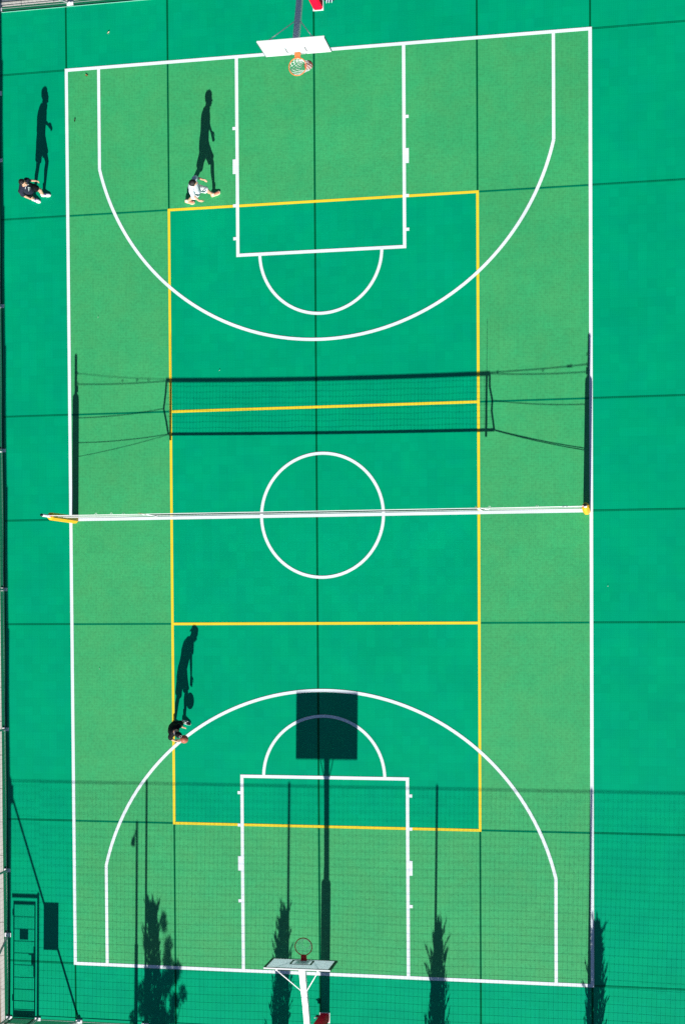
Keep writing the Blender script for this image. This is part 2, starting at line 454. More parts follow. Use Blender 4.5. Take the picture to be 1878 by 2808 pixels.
def ball(loc, rot, label):
    b = MB(); b.ball((0, 0, 0), (.121, .121, .121), n=40, m=24)
    o = b.build('basketball', M['ball'], None, True); o.location = loc; o.rotation_euler = rot
    return tag(o, label, 'ball', 'basketballs in play')
ball((.195, 11.93, 2.56), (.4, .9, .2), 'orange brown basketball dropping through the white net of the top hoop')
ball((-3.981, -6.423, .601), (.7, .3, 1.1), 'reddish brown basketball bouncing under the hand of the player in black')

# ------------------------------------------------------------------ volleyball net and posts
def net_post(x, label, sgn):
    t = thing('net_post', (x, 0, 0), label, 'net post', 'padded posts of the volleyball net')
    b = MB(); b.tube([(x, 0, 0), (x, 0, 2.70)], .04, 16); pole = b.build('pole', M['white_paint'], t, True)
    b = MB(); b.tube([(x, 0, 2.70), (x, 0, 2.735)], [.044, .036], 16); b.build('cap', M['black_paint'], pole, True)
    b = MB()
    def ring(r, zz): return [V((x + r * math.cos(a), r * math.sin(a) * 1.08, zz)) for a in [math.pi / 8 + 2 * math.pi * k / 8 for k in range(8)]]
    b.rings([ring(.110, .02), ring(.106, 1.96), ring(.098, 2.03), ring(.055, 2.08)])
    b.build('padding', M['yellow_pad'], t)
    for zz in (2.27, 2.43):
        b = MB(); b.torus((x - sgn * .055, 0, zz), .018, .006, 12, 6, Matrix.Rotation(math.pi / 2, 3, 'X')); b.build('hook', M['galv'], t, True)
    b = MB(); b.box((x - sgn * .05, 0, 2.17), (.05, .05, .09)); b.build('winch', M['red_metal'], t)
    return t
PXL, PXR = -7.44, 7.455
net_post(PXL, 'yellow padded net post with black cap at the left sideline', -1)
net_post(PXR, 'yellow padded net post at the right sideline, on the white line', 1)

t = thing('volleyball_net', (0, 0, 1.3), 'white taped volleyball net stretched over the halfway line between two posts', 'volleyball net')
def lerp(a, b, k): return a + (b - a) * k
xl = lambda z: (lerp(-4.58, -4.73, (z - 1.376) / .42) if z < 1.8 else lerp(-4.73, -4.67, (z - 1.8) / .46))
xr = lambda z: (lerp(4.88, 4.82, (z - 1.30) / .46) if z < 1.76 else lerp(4.82, 4.74, (z - 1.76) / .42))
def zt(x): k = (x + 4.67) / 9.41; return lerp(2.262, 2.185, k) - .03 * 4 * k * (1 - k)
def zb(x): k = (x + 4.58) / 9.46; return lerp(1.378, 1.298, k) - .012 * 4 * k * (1 - k)
def ribbon(xs, zf, hh, th):
    b = MB(); R = []
    for x in xs: R.append([V((x, yy, zf(x) + q)) for yy, q in ((-th, -hh), (th, -hh), (th, hh), (-th, hh))])
    b.rings(R); return b
xs = [lerp(-4.67, 4.74, i / 40) for i in range(41)]
ribbon(xs, zt, .036, .006).build('top_tape', M['white_cloth'], t)
xs = [lerp(-4.58, 4.88, i / 40) for i in range(41)]
ribbon(xs, zb, .024, .006).build('bottom_tape', M['white_cloth'], t)
for side, seq in ((-1, [(-4.655, 2.262), (-4.68, 2.05), (-4.735, 1.80), (-4.66, 1.60), (-4.59, 1.376)]), (1, [(4.735, 2.185), (4.735, 1.98), (4.815, 1.76), (4.80, 1.6), (4.875, 1.298)])):
    b = MB(); R = []
    for x, zz in seq: R.append([V((x + p, yy, zz)) for p, yy in ((-.027, -.004), (.027, -.004), (.027, .004), (-.027, .004))])
    b.rings(R); b.build('side_tape', M['white_cloth'], t)
b = MB()
for i in range(1, 96):
    x = lerp(-4.62, 4.78, i / 96)
    wob = .012 * math.sin(i * 1.7)
    b.tube([(x, 0, zt(x) - .03), (x + wob, .003, (zt(x) + zb(x)) / 2), (x + .02 * (i / 96 - .5), 0, zb(x) + .02)], .0022, 4, False)
for j in range(1, 9):
    k = j / 9
    b.tube([(x, .002 * math.sin(i), lerp(zb(x), zt(x), k) + .006 * math.sin(i * .9 + j)) for i, x in enumerate([lerp(-4.66, 4.79, q / 48) for q in range(49)])], .0022, 4, False)
b.build('net_mesh', M['black_mesh'], t)
for x, z0, z1, z2 in ((-4.53, 1.29, 2.27, 3.04), (4.65, 1.20, 2.20, 3.05)):
    b = MB(); b.box((x, -.012, (z0 + z1) / 2), (.06, .012, z1 - z0)); pk = b.build('antenna_pocket', M['white_cloth'], t)
    b = MB(); b.tube([(x, -.012, z1), (x, -.012, z2)], .006 if x > 0 else .004, 8); b.build('antenna', M['antenna'], pk, True)
def rope(a, c, r, sag=.03):
    b = MB(); a, c = V(a), V(c); b.tube([a.lerp(c, k / 10) - V((0, 0, sag * 4 * (k / 10) * (1 - k / 10))) for k in range(11)], r, 6); b.build('tension_rope', M['cord'], t, True)
rope((PXL + .05, 0, 2.43), (-4.67, 0, 2.28), .0042, .02); rope((PXL + .05, 0, 2.25), (-4.67, 0, 2.25), .0075, .02)
rope((PXL + .09, 0, 1.69), (-4.73, 0, 1.80), .0065, .03); rope((PXL + .09, 0, 1.28), (-4.59, 0, 1.38), .006, .03); rope((PXL + .09, 0, 1.05), (-4.59, 0, 1.37), .0042, .02)
rope((PXR - .05, 0, 2.27), (4.74, 0, 2.20), .008, .01); rope((PXR - .05, 0, 2.155), (4.74, 0, 2.18), .0075, .02)
rope((PXR - .09, 0, 1.655), (4.82, 0, 1.76), .0065, .03); rope((PXR - .09, 0, .975), (4.88, 0, 1.30), .0075, .02); rope((PXR - .09, 0, .945), (4.88, 0, 1.29), .007, .02)
b = MB(); b.tube([(7.0, 0, 2.255), (6.86, 0, 2.25)], .02, 8); b.build('turnbuckle', M['galv'], t, True)
for x in (-6.0, -5.2, -5.55, 4.95, 6.2):
    b = MB(); b.torus((x, .02, zt(max(-4.6, min(4.7, x))) + .01), .03, .005, 12, 6); b.build('rope_loop', M['cord'], t, True)

# ------------------------------------------------------------------ fences
FH = 4.05
def fence_net(a, c, z0, z1, cell, r, seed):
    """square mesh of twine hung between two ground points"""
    rnd = random.Random(seed); a, c = V((a[0], a[1], 0)), V((c[0], c[1], 0)); d = c - a; ln = d.length; d.normalize(); nrm = V((-d.y, d.x, 0))
    b = MB(); nx = int(ln / cell); nz = int((z1 - z0) / cell)
    ph = rnd.uniform(0, 6)
    def wob(u, zz): return nrm * (.02 * math.sin(u * .9 + ph) * math.sin(zz * .8)) + V((0, 0, .006 * math.sin(u * .73 + zz + ph) + .004 * math.sin(u * 1.9 + ph)))
    for i in range(nx + 1):
        u = i * cell + rnd.uniform(-.006, .006)
        b.tube([a + d * (u + .02 * math.sin(zz * 1.1 + u * .6)) + V((0, 0, zz)) + wob(u, zz) for zz in [lerp(z0, z1, k / 8) for k in range(9)]], r, 4, False)
    seg = max(4, int(ln / .5))
    for j in range(nz + 1):
        zz = z0 + j * cell
        b.tube([a + d * (ln * k / seg) + V((0, 0, zz)) + wob(ln * k / seg, zz) for k in range(seg + 1)], r, 4, False)
    return b
def fence(label, pts, netspans, rails, braces, seed):
    x, y = pts[0][:2]
    t = thing('netting_fence', (x, y, 0), label, 'fence', 'tall netting fences round the court')
    for q in pts:
        x, y = q[:2]; ph = q[2] if len(q) > 2 else FH
        b = MB(); b.tube([(x, y, -.03), (x, y, ph), (x, y, ph + .001), (x, y, ph + .03)], [.034, .034, .04, .03], 12); p = b.build('post', M['galv'], t, True)
        b = MB(); b.box((x, y, .012), (.20, .10, .03)); b.build('base_plate', M['white_paint'], p)
    for q in netspans:
        b = fence_net(q[0], q[1], q[2], FH, .128, .0021, seed); seed += 1; b.build('netting', M['green_mesh'], t)
    for (a, c, zz, r) in rails:
        b = MB(); b.tube([(a[0], a[1], zz), (c[0], c[1], zz)], r, 8); b.build('cable', M['galv'], t, True)
    for (a, c) in braces:
        b = MB(); b.tube([a, c], .03, 12); p = b.build('brace', M['galv'], t, True)
        b = MB(); b.box((c[0], c[1], .014), (.20, .12, .035)); b.ball((c[0], c[1], .06), (.045, .045, .05)); b.build('foot_plate', M['white_paint'], p)
        b = MB(); b.tube([V(a) + V((0, 0, .16)), V(a) - V((0, 0, .12))], .052, 12); b.build('clamp', M['galv'], p, True)
    return t
BY, LX, TY = -14.965, -9.70, 15.17
ys = [10.72, 6.40, 2.10, -2.05, -6.25, -10.50]
fence('tall netting fence along the left edge of the court', [(LX, y) for y in ys],
      [((LX, BY + .05), (LX, TY - .05), .05)], [((LX, BY), (LX, TY), FH - .02, .009), ((LX, BY), (LX, TY), .07, .006)],
      [((LX, BY + .12, 3.8), (LX, -12.45, 0)), ((LX, TY - .12, 3.8), (LX, 12.7, 0))], 11)
fence('tall netting fence behind the bottom hoop, gate at its left end', [(-9.69, BY), (-8.785, BY, 2.11), (-5.42, BY), (-1.13, BY), (3.15, BY), (7.445, BY), (11.74, BY)],
      [((-8.75, BY), (11.8, BY), .05), ((-9.64, BY), (-8.77, BY), 2.16)], [((-9.66, BY), (11.8, BY), FH - .02, .009), ((-8.78, BY), (11.8, BY), .06, .006)],
      [((-9.64, BY, 3.78), (-7.47, BY, 0))], 21)
fence('tall netting fence behind the top hoop', [(-9.66, TY), (-5.42, TY), (-1.13, TY), (3.16, TY), (7.45, TY), (11.75, TY)],
      [((-9.64, TY), (11.75, TY), .05)], [((-9.66, TY), (11.75, TY), FH - .02, .009), ((-9.66, TY), (11.75, TY), .06, .006)],
      [((-9.64, TY, 3.78), (-7.43, TY, 0))], 31)

t = thing('metal_gate', (-9.6, BY, 0), 'green welded mesh gate in the bottom left corner of the fence', 'gate')
gx0, gx1 = -9.575, -8.865
b = MB(); b.box(((-9.62 - 8.82) / 2, BY, 2.085), (.80, .05, .05)); b.build('lintel', M['green_steel'], t)
b = MB()
b.box((gx0 + .02, BY, 1.005), (.04, .04, 1.965)); b.box((gx1 - .02, BY, 1.005), (.04, .04, 1.965))
b.box(((gx0 + gx1) / 2, BY, 1.965), (gx1 - gx0 - .08, .04, .045)); b.box(((gx0 + gx1) / 2, BY, .075), (gx1 - gx0 - .08, .04, .10))
leaf = b.build('gate_frame', M['green_steel'], t)
b = MB()
for i in range(1, 14): b.tube([(lerp(gx0 + .04, gx1 - .04, i / 14), BY, .12), (lerp(gx0 + .04, gx1 - .04, i / 14), BY, 1.95)], .003, 5, False)
for zz in (1.725, 1.518, 1.31, 1.108, .907, .696, .493, .295, .150): b.tube([(gx0 + .04, BY + .006, zz), (gx1 - .04, BY + .006, zz)], .006, 6, False)
b.build('bar_panel', M['green_steel'], leaf)
b = MB(); b.box((gx1 - .03, BY + .03, .955), (.07, .04, .50)); b.box((gx1 - .09, BY + .03, 1.0), (.09, .06, .16)); b.tube([(gx1 - .10, BY + .06, 1.03), (gx1 - .10, BY + .11, 1.03), (gx1 - .21, BY + .11, 1.03)], .01, 8)
b.build('lock', M['black_paint'], leaf)
b = MB(); b.box((-9.235, BY + .02, 1.42), (.27, .006, .18)); b.build('small_sign', M['sign_white'], leaf)
for zz in (.3, 1.75):
    b = MB(); b.tube([(gx0 - .012, BY, zz), (gx0 - .012, BY, zz + .1)], .016, 8); b.build('hinge', M['galv'], leaf)
b = MB(); b.box((-8.375, BY + .045, 1.562), (.47, .012, .79))
o = b.build('notice_board', M['sign_white']); tag(o, 'upright rectangular notice board hung on the netting just right of the gate', 'sign')
for i in range(2):
    b = MB(); b.box((-8.375, BY + .045, 1.173 + i * .778), (.474, .018, .02)); par(b.build('rail', M['galv']), o)

# ------------------------------------------------------------------ planting and lamp beyond the bottom fence
def cypress(x, y, h, r, seed, label, lean):
    rnd = random.Random(seed)
    t = thing('cypress_tree', (x, y, -.06), label, 'tree', 'young cypresses in a row beyond the bottom fence')
    b = MB(); b.tube([(x, y, -.08), (x + lean * .4, y, h * .5), (x + lean, y, h * .93)], [.05, .03, .008], 8); b.build('trunk', M['bark'], t, True)
    b = MB()
    def prof(k):      # radius along the height
        return r * (min(1, k / .10) ** .5) * (1 - max(0, (k - .45) / .55) ** 1.5 * .70)
    n = 2300
    def spray(p, d, ln, w):
        a = d.cross(V((rnd.uniform(-1, 1), rnd.uniform(-1, 1), .1))).normalized(); c = d.cross(a)
        q = p + d * ln * .4
        vs = [p, q + a * w, q + c * w, q - a * w, q - c * w, p + d * ln]
        b.add(vs, [(0, 2, 1), (0, 3, 2), (0, 4, 3), (0, 1, 4), (5, 1, 2), (5, 2, 3), (5, 3, 4), (5, 4, 1)])
    for i in range(n):
        k = rnd.random() ** .85 * .97 + .02
        a = rnd.uniform(0, 2 * math.pi); R = prof(k) * .82 * math.sqrt(rnd.uniform(.02, 1))
        R *= 1 + .22 * noise.noise(V((math.cos(a) * 1.5, math.sin(a) * 1.5, k * 9 + seed)))
        p = V((x + lean * k + R * math.cos(a), y + R * math.sin(a), k * h * .93))
        d = V((math.cos(a) * .28, math.sin(a) * .28, 1)).normalized()
        d = (d + V((rnd.uniform(-.15, .15), rnd.uniform(-.15, .15), 0))).normalized()
        spray(p, d, rnd.uniform(.07, .17), rnd.uniform(.010, .020))
    # loose side shoots that break the outline
    for i in range(60):
        k = rnd.uniform(.05, .97); a = rnd.uniform(0, 2 * math.pi); R = prof(k) * .75
        p = V((x + lean * k + R * math.cos(a), y + R * math.sin(a), k * h * .93)); out = rnd.uniform(.22, .85)
        d = V((math.cos(a) * out, math.sin(a) * out, 1)).normalized(); ln = rnd.uniform(.16, .46) * (1.15 - .45 * k)
        for q in range(20):
            u = q / 20
            pp = p + d * ln * u + V((rnd.uniform(-1, 1), rnd.uniform(-1, 1), rnd.uniform(-1, 1))) * .022
            dd = (d + V((rnd.uniform(-.4, .4), rnd.uniform(-.4, .4), rnd.uniform(0, .4)))).normalized()
            spray(pp, dd, rnd.uniform(.07, .15), rnd.uniform(.007, .014))
    for i in range(40):      # leader
        zz = lerp(h * .86, h * .97, rnd.random()); spray(V((x + lean + rnd.uniform(-.025, .025), y + rnd.uniform(-.03, .03), zz)), V((rnd.uniform(-.12, .12), rnd.uniform(-.12, .12), 1)).normalized(), .10, .010)
    b.build('crown', M['leaf'], t)
CY = -16.65
cypress(-5.115, CY, 3.16, .30, 1, 'narrow cypress beyond the bottom fence, nearest the lamp post', -.13)
cypress(-1.43, CY, 3.12, .27, 2, 'narrow cypress beyond the bottom fence, just left of the bottom hoop', .14)
cypress(3.17, CY, 2.98, .26, 3, 'narrow cypress beyond the bottom fence, just right of the bottom hoop', .03)
cypress(7.57, CY, 3.10, .28, 4, 'narrow cypress beyond the bottom fence, in line with the right sideline', .05)

t = thing('small_tree', (-5.0, -20.6, -.06), 'loose small tree with round leaf clumps standing behind the cypress row', 'tree')
b = MB(); rnd = random.Random(5); tr = MB()
tr.tube([(-5.0, -20.6, -.08), (-5.02, -20.6, 1.4), (-4.98, -20.6, 2.4)], [.07, .055, .04], 8)
for (x, z, rx, rz) in ((-4.81, 4.49, 0.114, 0.144), (-4.84, 4.25, 0.140, 0.130), (-4.96, 4.88, 0.102, 0.144), (-5.51, 4.52, 0.076, 0.173), (-4.68, 4.04, 0.191, 0.187), (-4.52, 4.10, 0.102, 0.144), (-4.37, 3.71, 0.114, 0.108), (-4.62, 3.57, 0.165, 0.122), (-4.90, 3.84, 0.191, 0.216), (-5.67, 3.68, 0.152, 0.158), (-5.62, 3.41, 0.127, 0.108), (-4.68, 3.31, 0.114, 0.122), (-4.94, 3.28, 0.165, 0.144), (-5.88, 3.25, 0.114, 0.094), (-5.46, 3.84, 0.102, 0.158), (-5.42, 3.48, 0.152, 0.187), (-5.1, 2.9, .45, .35), (-4.8, 2.5, .5, .3), (-5.4, 2.5, .4, .3)):
    tr.tube([(-4.98, -20.6, 2.2), ((x - 4.98) / 2, -20.6 + rnd.uniform(-.1, .1), (2.2 + z) / 2), (x, -20.6, z - rz * .4)], [.022, .014, .006], 6)
    for i in range(int(1700 * rx * rz * 10)):
        while True:
            q = V((rnd.uniform(-1, 1), rnd.uniform(-1, 1), rnd.uniform(-1, 1)))
            if q.length < 1: break
        p = V((x + q.x * rx, -20.6 + q.y * .16, z + q.z * rz)); d = V((rnd.uniform(-1, 1), rnd.uniform(-1, 1), rnd.uniform(-.4, 1))).normalized()
        a = d.cross(V((rnd.uniform(-1, 1), rnd.uniform(-1, 1), rnd.uniform(-1, 1)))).normalized(); w = rnd.uniform(.010, .02); ln = rnd.uniform(.05, .09)
        b.add([p, p + d * ln * .5 + a * w, p + d * ln, p + d * ln * .5 - a * w], [(0, 1, 2, 3)])
tr.build('trunk', M['bark'], t, True); b.build('crown', M['leaf2'], t)

lx, ly = -5.74, -16.9
t = thing('lamp_post', (lx, ly, -.06), 'slim lamp post beyond the bottom fence with a small hanging lamp head', 'lamp post')
b = MB(); b.tube([(lx, ly, -.06), (lx, ly, 2.42)], .055, 14); b.tube([(lx, ly, 2.42), (lx, ly, 4.47)], .038, 14); b.build('pole', M['galv'], t, True)
b = MB(); b.tube([(lx, ly, 4.38), (lx - .06, ly, 4.27), (lx - .09, ly, 4.20)], .02, 8); b.build('bracket', M['galv'], t, True)
b = MB(); b.tube([(lx - .08, ly, 4.23), (lx - .11, ly, 4.16), (lx - .125, ly, 4.09)], [.03, .06, .065], 14); b.build('lamp_head', M['grey_paint'], t, True)

# ------------------------------------------------------------------ bag and bits on the floor
t = thing('sports_bag', (.36, 14.66, 0), 'dark navy bag with pale straps on the floor beside the red padded post', 'bag')
b = MB()
b.ball((.33, 14.66, .14), (.19, .15, .15), n=24, m=14); o = b.build('body', M['bag'], t, True)
for v in o.data.vertices: v.co.z = max(.02, v.co.z + .02 * noise.noise(v.co * 14)); v.co.x += .02 * noise.noise(v.co * 9 + V((4, 0, 0)))
for k, x in enumerate((.24, .31, .39)):
    b = MB(); b.tube([(x, 14.50, .10), (x + .03, 14.53, .22), (x + .07, 14.62, .295), (x + .10, 14.74, .27)], .012, 6); b.build('strap', M['bag_strap'], t, True)
def scrap(name, x, y, m, size, label, cat, seed):
    rnd = random.Random(seed); b = MB(); a = rnd.uniform(0, 6)
    R = []
    for u, w in ((-1, .12), (-.5, .75), (0, 1), (.5, .7), (1, .08)):
        c = V((x + math.cos(a) * u * size, y + math.sin(a) * u * size, .018 + .012 * abs(u) + .006 * rnd.random())); p = V((-math.sin(a), math.cos(a), 0)) * size * .45 * w
        R.append([c - p + V((0, 0, .008)), c + V((0, 0, -.006)), c + p + V((0, 0, .008)), c + V((0, 0, -.001))])
    b.rings(R); tag(b.build(name, m), label, cat, 'bits lying on the court')
scrap('fallen_leaf', -6.26, 14.21, M['ivory_leaf'], .045, 'pale dry leaf on the teal floor left of the top hoop', 'leaf', 1)
scrap('fallen_leaf', -6.94, 13.02, M['brown_leaf'], .05, 'brown leaf beside the corner three point line at top left', 'leaf', 2)
scrap('fallen_leaf', -7.32, 11.74, M['dark_leaf'], .05, 'dark leaf just inside the left sideline near its top', 'leaf', 3)
scrap('paper_scrap', -6.66, 5.93, M['paper'], .015, 'tiny white scrap on the light green floor near the left sideline', 'litter', 4)
scrap('paper_scrap', -2.99, 4.24, M['paper'], .015, 'tiny white scrap just above the net shadow', 'litter', 5)
scrap('paper_scrap', 8.02, -2.10, M['paper'], .015, 'tiny white scrap on the teal floor outside the right sideline', 'litter', 6)
scrap('paper_scrap', -6.72, -4.43, M['paper'], .015, 'tiny white scrap on the light green floor left of the dribbling player', 'litter', 7)

# ------------------------------------------------------------------ people
def remeshed(mb, voxel, smooth, name):
    """one continuous surface out of overlapping closed shapes"""
    me = mb.mesh('tmp'); o = bpy.data.objects.new('tmp', me); COL.objects.link(o)
    r = o.modifiers.new('r', 'REMESH'); r.mode = 'VOXEL'; r.voxel_size = voxel; r.use_smooth_shade = True
    if smooth:
        s = o.modifiers.new('s', 'SMOOTH'); s.factor = .5; s.iterations = smooth
    dg = bpy.context.evaluated_depsgraph_get(); dg.update()
    nm = bpy.data.meshes.new_from_object(o.evaluated_get(dg)); nm.name = name
    bpy.data.objects.remove(o); bpy.data.meshes.remove(me)
    return nm
def link_mesh(me, name, m, parent):
    me.materials.clear()
    for q in (m if isinstance(m, list) else [m]): me.materials.append(q)
    o = bpy.data.objects.new(name, me); COL.objects.link(o); par(o, parent); return o
def wrinkle(me, amt, sc_):
    P = [v.co.copy() for v in me.vertices]; Q = [v.normal.copy() for v in me.vertices]; out = []
    for p, q in zip(P, Q):
        out.extend(p + q * (amt * (noise.noise(p * sc_) + .5 * noise.noise(p * sc_ * 2.3 + V((3, 1, 7))))))
    me.vertices.foreach_set('co', out); me.update()
def frame(yaw, pitch=0., roll=0.):
    return Matrix.Rotation(yaw, 3, 'Z') @ Matrix.Rotation(-pitch, 3, 'Y') @ Matrix.Rotation(roll, 3, 'X')   # X forward, Y left, Z up
def loft(mb, secs, n=20):
    """secs: (centre, half width across, half depth, frame)"""
    R = []
    for c, w, d, F in secs:
        R.append([V(c) + F @ V((d * math.cos(a), w * math.sin(a), 0)) for a in [2 * math.pi * k / n for k in range(n)]])
    mb.rings(R)
def hand(mb, wr, d, palm, side, curl):
    """d: wrist to fingertip, palm: direction the palm faces, side: towards the thumb"""
    d = V(d).normalized(); palm = V(palm); palm = (palm - d * palm.dot(d)).normalized(); th = d.cross(palm).normalized()
    if th.dot(V(side)) < 0: th = -th
    wr = V(wr)
    mb.capsule([wr - d * .01, wr + d * .03], [.026, .028]); 
    for k in (-1, -.33, .33, 1):
        mb.capsule([wr + d * .02 + th * k * .016, wr + d * .085 + th * k * .028], [.017, .0135], 10)
    for k, ln in ((1, .072), (.33, .080), (-.33, .074), (-1, .058)):
        p = wr + d * .088 + th * k * .029; a = curl * (1 + .12 * (1 - k)); pts = [p]; ang = .15 + .25 * a
        spread = th * (.10 * k)
        for q, f in ((0, .45), (1, .32), (2, .23)):
            dd = (d * math.cos(ang) + palm * math.sin(ang) + spread).normalized(); p = p + dd * ln * f; pts.append(p); ang += .5 * a
        mb.capsule(pts, [.0105, .0098, .009, .008], 10)
    p = wr + d * .025 + th * .03; q = p + (d * .6 + th * .8).normalized() * .035; e = q + (d * .9 + palm * .45 + th * .15).normalized() * .03; f = e + (d * .8 + palm * .6).normalized() * .024
    mb.capsule([p, q, e, f], [.016, .0125, .011, .009], 10)
def shoe(an, yaw, tilt, parent, up_m, sole_m, sock_m, stripe=None, ln=.285, cl_sole=.03):
    """an: ankle joint; the foot points along yaw, heel raised by tilt"""
    F = Matrix.Rotation(yaw, 3, 'Z') @ Matrix.Rotation(tilt, 3, 'Y')
    base = V(an) + F @ V((0, 0, -.085))
    def sec(u, w, z0, z1, n=14):
        return [base + F @ V((u * ln - .075, w * math.cos(a), z0 + (z1 - z0) * (.5 + .5 * math.sin(a)))) for a in [2 * math.pi * k / n for k in range(n)]]
    b = MB(); b.rings([sec(.0, .018, .022, .07), sec(.04, .034, .02, .098), sec(.16, .040, .02, .112), sec(.30, .042, .02, .112), sec(.46, .044, .02, .085), sec(.66, .049, .02, .066), sec(.84, .044, .02, .054), sec(.95, .030, .02, .044), sec(1., .012, .022, .034)])
    o = b.build('shoe', up_m, parent, True)
    sh_ = cl_sole
    def flat(z, k): return [base + F @ V((u * ln - .075, w * k, z)) for u, w in ((-.02, 0), (.03, .034), (.18, .041), (.42, .043), (.66, .053), (.86, .047), (.97, .028), (1.015, 0), (.97, -.028), (.86, -.047), (.66, -.053), (.42, -.043), (.18, -.041), (.03, -.034))]
    b = MB(); b.rings([flat(.0, .96), flat(.012, 1.04), flat(sh_, 1.04)]); b.build('sole', sole_m, o)
    if stripe:
        b = MB()
        for k in (-1, 1): b.tube([base + F @ V((.02, k * .044, .07)), base + F @ V((.06, k * .048, .055)), base + F @ V((.11, k * .047, .05))], .007, 6)
        b.tube([base + F @ V((.045, -.02, .092)), base + F @ V((.085, .0, .078))], .008, 6); b.tube([base + F @ V((.045, .02, .092)), base + F @ V((.085, .0, .078))], .008, 6)
        b.build('stripe', stripe, o, True)
    b = MB(); b.tube([V(an) + V((0, 0, -.02)), V(an) + V((0, 0, .105))], [.045, .048], 14); b.build('sock', sock_m, parent, True)

def person(loc, label, J, cl):
    t = thing('person', loc, label, 'person', 'basketball players on the court')
    j = {k: V(v) for k, v in J.items() if isinstance(v, tuple) and len(v) == 3}
    ty, tp = J['torso_yaw'], J['lean']
    Ft = frame(ty, -tp); Fp = frame(J['pelvis_yaw'], -tp * .3); Fm = frame((ty + J['pelvis_yaw']) / 2, -tp * .7)
    Fh = frame(J['head_yaw'], J['head_pitch'], J.get('head_roll', 0)); H = j['head']
    pel, ch, nk = j['pelvis'], j['chest'], j['neck']
    wst = pel.lerp(ch, .45)
    shL, shR = ch + Ft @ V((0, .178, .09)), ch + Ft @ V((0, -.178, .09))
    hpL, hpR = pel + Fp @ V((0, .095, -.03)), pel + Fp @ V((0, -.095, -.03))
    # ---- body
    b = MB()
    loft(b, [(pel + Fp @ V((0, 0, -.12)), .10, .08, Fp), (pel, .165, .115, Fp), (wst, .138, .098, Fm), (ch + Ft @ V((0, 0, -.06)), .165, .118, Ft), (ch + Ft @ V((-.005, 0, .06)), .172, .11, Ft), (ch + Ft @ V((-.01, 0, .13)), .125, .075, Ft), (nk, .058, .060, Ft)])
    b.capsule([nk + Ft @ V((-.005, 0, -.05)), nk.lerp(H, .5) + Fh @ V((-.015, 0, 0))], [.062, .056], 16)
    for s, sh, el, wr in ((1, shL, j['elbowL'], j['wristL']), (-1, shR, j['elbowR'], j['wristR'])):
        b.capsule([ch + Ft @ V((0, s * .11, .08)), sh, sh.lerp(el, .5), el], [.058, .056, .047, .038])
        b.capsule([el, el.lerp(wr, .35), wr], [.038, .038, .026])
        hd = J['handL' if s > 0 else 'handR']; hand(b, wr, hd[0], hd[1], hd[2], hd[3])
    for s, hp, kn, an in ((1, hpL, j['kneeL'], j['ankleL']), (-1, hpR, j['kneeR'], j['ankleR'])):
        b.capsule([hp, hp.lerp(kn, .5), kn], [.092, .075, .054])
        fw = Fp @ V((1, 0, 0)); b.capsule([kn, kn.lerp(an, .3) - fw * .012, kn.lerp(an, .65), an], [.054, .056, .042, .036])
    # head: skull, jaw, nose, ears, brow
    def hb(c, s): b.ball(H + Fh @ V(c), s, Fh)
    hb((-.008, 0, .028), (.094, .075, .092)); hb((.022, 0, -.042), (.066, .058, .066)); hb((.052, 0, -.086), (.030, .030, .022))
    b.capsule([H + Fh @ V((.082, 0, .012)), H + Fh @ V((.104, 0, -.022))], [.009, .013], 10)
    hb((.072, 0, .028), (.022, .055, .012)); hb((.074, 0, -.055), (.020, .026, .010))
    for s in (-1, 1): hb((-.004, s * .077, -.004), (.020, .010, .030)); hb((.062, s * .038, -.018), (.020, .022, .018))
    me = remeshed(b, .0065, 3, 'body'); body = link_mesh(me, 'body', M['skin'], t)
    for s in (-1, 1):
        e = MB(); e.ball(H + Fh @ V((.078, s * .031, .008)), (.008, .013, .007), Fh, 12, 8); e.build('eye', M['eye'], t, True)
    e = MB(); e.ball(H + Fh @ V((.088, 0, -.057)), (.007, .022, .007), Fh, 12, 8); e.build('mouth', M['lip'], t, True)
    # ---- shirt
    b = MB(); hem = cl['hem']
    hc = pel + Fp @ V((0, 0, -hem))
    loft(b, [(hc, .190, .146, Fp), (pel + Fp @ V((0, 0, .02)), .182, .136, Fp), (wst, .164, .124, Fm), (ch + Ft @ V((0, 0, -.06)), .186, .142, Ft), (ch + Ft @ V((-.005, 0, .06)), .190, .130, Ft), (ch + Ft @ V((-.01, 0, .14)), .140, .088, Ft), (ch + Ft @ V((-.006, 0, .175)), .082, .072, Ft)], 28)
    for s, sh, el in ((1, shL, j['elbowL']), (-1, shR, j['elbowR'])):
        b.tube([ch + Ft @ V((0, s * .06, .07)), ch + Ft @ V((0, s * .13, .085)), sh, sh.lerp(el, .45), sh.lerp(el, cl['sleeve'])], [.075, .083, .075, .072, .075], 18)
    me = remeshed(b, .010, 4, 'shirt'); wrinkle(me, .007, 8); wrinkle(me, .0025, 22)
    shirt = link_mesh(me, 'shirt', cl['shirt'], t)
    # ---- shorts
    b = MB()
    loft(b, [(pel + Fp @ V((0, 0, .06)), .172, .128, Fp), (pel + Fp @ V((0, 0, -.05)), .186, .140, Fp), (pel + Fp @ V((0, 0, -.16)), .165, .120, Fp)], 28)
    for s, hp, kn in ((1, hpL, j['kneeL']), (-1, hpR, j['kneeR'])):
        k = cl['leg']; b.tube([hp + V((0, 0, .04)), hp.lerp(kn, .35), hp.lerp(kn, .7), hp.lerp(kn, k)], [.112, .108, .100, .103], 20)
    me = remeshed(b, .010, 4, 'shorts'); wrinkle(me, .008, 10); wrinkle(me, .004, 24)
    link_mesh(me, 'shorts', cl['shorts'], t)
